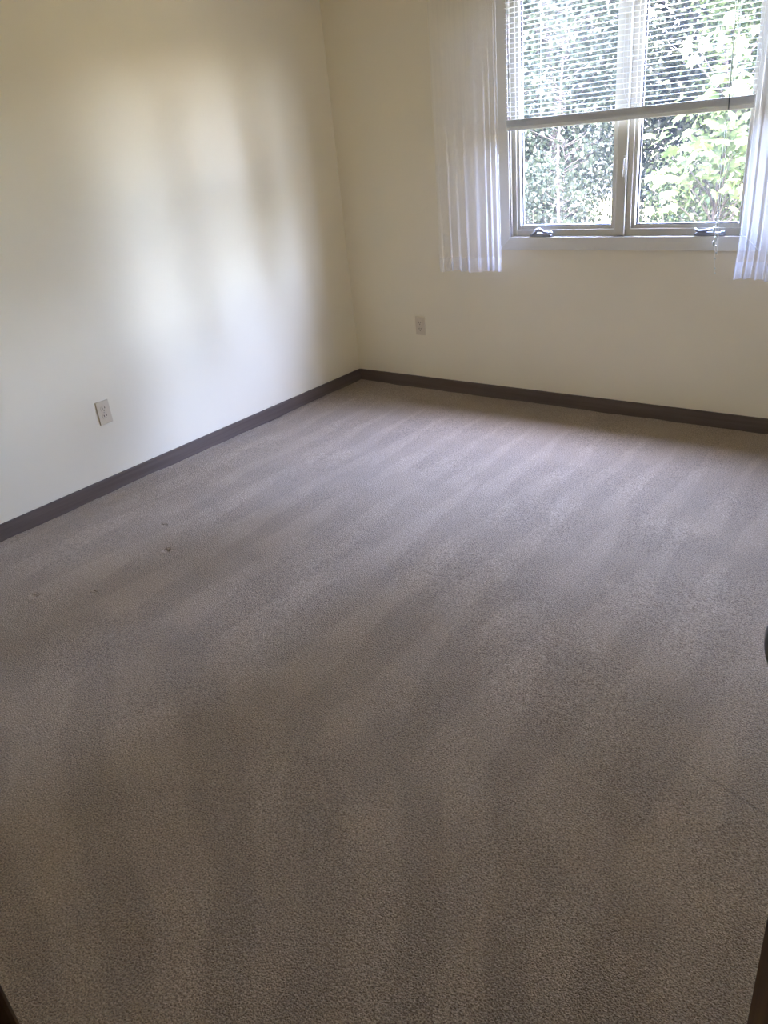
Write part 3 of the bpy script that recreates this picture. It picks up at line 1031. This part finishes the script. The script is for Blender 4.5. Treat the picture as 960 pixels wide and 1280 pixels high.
def hedge(p0, p1, height, depth, seed):
    t = tag(empty('light_screen_hedge', p0), 'tall light green hedge added out of view to shape the low daylight', 'hedge')
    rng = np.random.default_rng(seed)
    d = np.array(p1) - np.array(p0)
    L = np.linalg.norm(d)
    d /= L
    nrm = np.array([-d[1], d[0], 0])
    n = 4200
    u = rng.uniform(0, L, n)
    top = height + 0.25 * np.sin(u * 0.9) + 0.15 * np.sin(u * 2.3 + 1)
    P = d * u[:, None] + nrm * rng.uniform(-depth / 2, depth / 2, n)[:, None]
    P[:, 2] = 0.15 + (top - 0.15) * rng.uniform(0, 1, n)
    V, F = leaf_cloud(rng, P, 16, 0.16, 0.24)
    fo = fast_mesh('foliage', V, F, M['leaf_bounce'], t)
    fo['kind'] = 'stuff'
    for k in range(int(L / 1.2)):
        q = d * (0.6 + 1.2 * k)
        tube('stem', [(q[0], q[1], -0.05), (q[0] + 0.05, q[1], height * 0.4), (q[0], q[1] + 0.04, height * 0.85)], [0.06, 0.045, 0.015], M['bark'], t, n=6)


hedge((9.6, 21.0, GZ), (23.8, 4.6, GZ), 3.4, 1.0, 31)  # unseen hedge added to cut low sky light evenly and bounce warm light


def maple(base, seed):
    t = tag(empty('young_maple', base), 'young maple outside with large pale sunlit lobed leaves', 'tree', G)
    rng = np.random.default_rng(seed)
    # lobed blade, base at the origin, pointing along +y
    out = [(0, 0), (.16, -.04), (.42, .10), (.30, .20), (.52, .44), (.30, .44), (.26, .60), (.12, .62), (0, 1.0)]
    out = out + [(-x, y) for x, y in out[-2:0:-1]]
    V = [(0, .32, 0.05)] + [(x, y, -0.10 * abs(x) - 0.10 * y * y + 0.04) for x, y in out]
    F = [(0, 1 + k, 1 + (k + 1) % len(out)) for k in range(len(out))]
    me = bpy.data.meshes.new('leaf')
    me.from_pydata(V, [], F)
    me.update()
    me.materials.append(M['leaf_maple'])
    tube('trunk', [(0, 0, -0.05), (0.03, 0.02, 0.6), (-0.02, 0, 1.2), (0.02, 0.02, 1.9), (0.05, 0, 2.5)], [0.028, 0.024, 0.018, 0.012, 0.004], M['bark'], t, n=8)
    clumps = [((-0.05, -0.1, 1.72), (0.42, 0.25, 0.30), 120), ((0.12, -0.12, 2.15), (0.26, 0.2, 0.26), 62),
              ((-0.32, -0.05, 1.45), (0.28, 0.2, 0.2), 40), ((0.30, -0.05, 1.45), (0.22, 0.2, 0.2), 40), ((0.0, 0, 2.45), (0.3, 0.2, 0.15), 28)]
    for c, rd, cnt in clumps:
        for k in range(6):
            e = Vector(c) + Vector((rng.normal(0, rd[0] * .6), rng.normal(0, rd[1] * .6), rng.normal(0, rd[2] * .6)))
            h = max(0.5, e.z - 0.45)
            tube('branch', [(0, 0, h), (e.x * .5, e.y * .5, h + (e.z - h) * .6), tuple(e)], [0.008, 0.006, 0.002], M['bark'], t, n=5)
        for k in range(cnt):
            o = link(bpy.data.objects.new('leaf', me), t)
            q = rng.normal(0, 0.55, 3)
            o.location = (c[0] + q[0] * rd[0], c[1] + q[1] * rd[1], c[2] + q[2] * rd[2])
            s = rng.uniform(0.085, 0.15)
            o.scale = (s, s, s)
            o.rotation_euler = (rng.normal(-0.5, 0.45), rng.normal(0, 0.4), math.pi + rng.normal(0, 0.9))
    return t


maple((1.33, 3.3, GZ), 11)

# pale concrete drive, added out of view to bounce sunlight up into the room
struct(box('ground_bounce_drive', 6.0, 18.0, 0.6, 6.4, GZ - 0.05, GZ + 0.02, M['concrete']))

# board fence and a neighbour's house behind the trees
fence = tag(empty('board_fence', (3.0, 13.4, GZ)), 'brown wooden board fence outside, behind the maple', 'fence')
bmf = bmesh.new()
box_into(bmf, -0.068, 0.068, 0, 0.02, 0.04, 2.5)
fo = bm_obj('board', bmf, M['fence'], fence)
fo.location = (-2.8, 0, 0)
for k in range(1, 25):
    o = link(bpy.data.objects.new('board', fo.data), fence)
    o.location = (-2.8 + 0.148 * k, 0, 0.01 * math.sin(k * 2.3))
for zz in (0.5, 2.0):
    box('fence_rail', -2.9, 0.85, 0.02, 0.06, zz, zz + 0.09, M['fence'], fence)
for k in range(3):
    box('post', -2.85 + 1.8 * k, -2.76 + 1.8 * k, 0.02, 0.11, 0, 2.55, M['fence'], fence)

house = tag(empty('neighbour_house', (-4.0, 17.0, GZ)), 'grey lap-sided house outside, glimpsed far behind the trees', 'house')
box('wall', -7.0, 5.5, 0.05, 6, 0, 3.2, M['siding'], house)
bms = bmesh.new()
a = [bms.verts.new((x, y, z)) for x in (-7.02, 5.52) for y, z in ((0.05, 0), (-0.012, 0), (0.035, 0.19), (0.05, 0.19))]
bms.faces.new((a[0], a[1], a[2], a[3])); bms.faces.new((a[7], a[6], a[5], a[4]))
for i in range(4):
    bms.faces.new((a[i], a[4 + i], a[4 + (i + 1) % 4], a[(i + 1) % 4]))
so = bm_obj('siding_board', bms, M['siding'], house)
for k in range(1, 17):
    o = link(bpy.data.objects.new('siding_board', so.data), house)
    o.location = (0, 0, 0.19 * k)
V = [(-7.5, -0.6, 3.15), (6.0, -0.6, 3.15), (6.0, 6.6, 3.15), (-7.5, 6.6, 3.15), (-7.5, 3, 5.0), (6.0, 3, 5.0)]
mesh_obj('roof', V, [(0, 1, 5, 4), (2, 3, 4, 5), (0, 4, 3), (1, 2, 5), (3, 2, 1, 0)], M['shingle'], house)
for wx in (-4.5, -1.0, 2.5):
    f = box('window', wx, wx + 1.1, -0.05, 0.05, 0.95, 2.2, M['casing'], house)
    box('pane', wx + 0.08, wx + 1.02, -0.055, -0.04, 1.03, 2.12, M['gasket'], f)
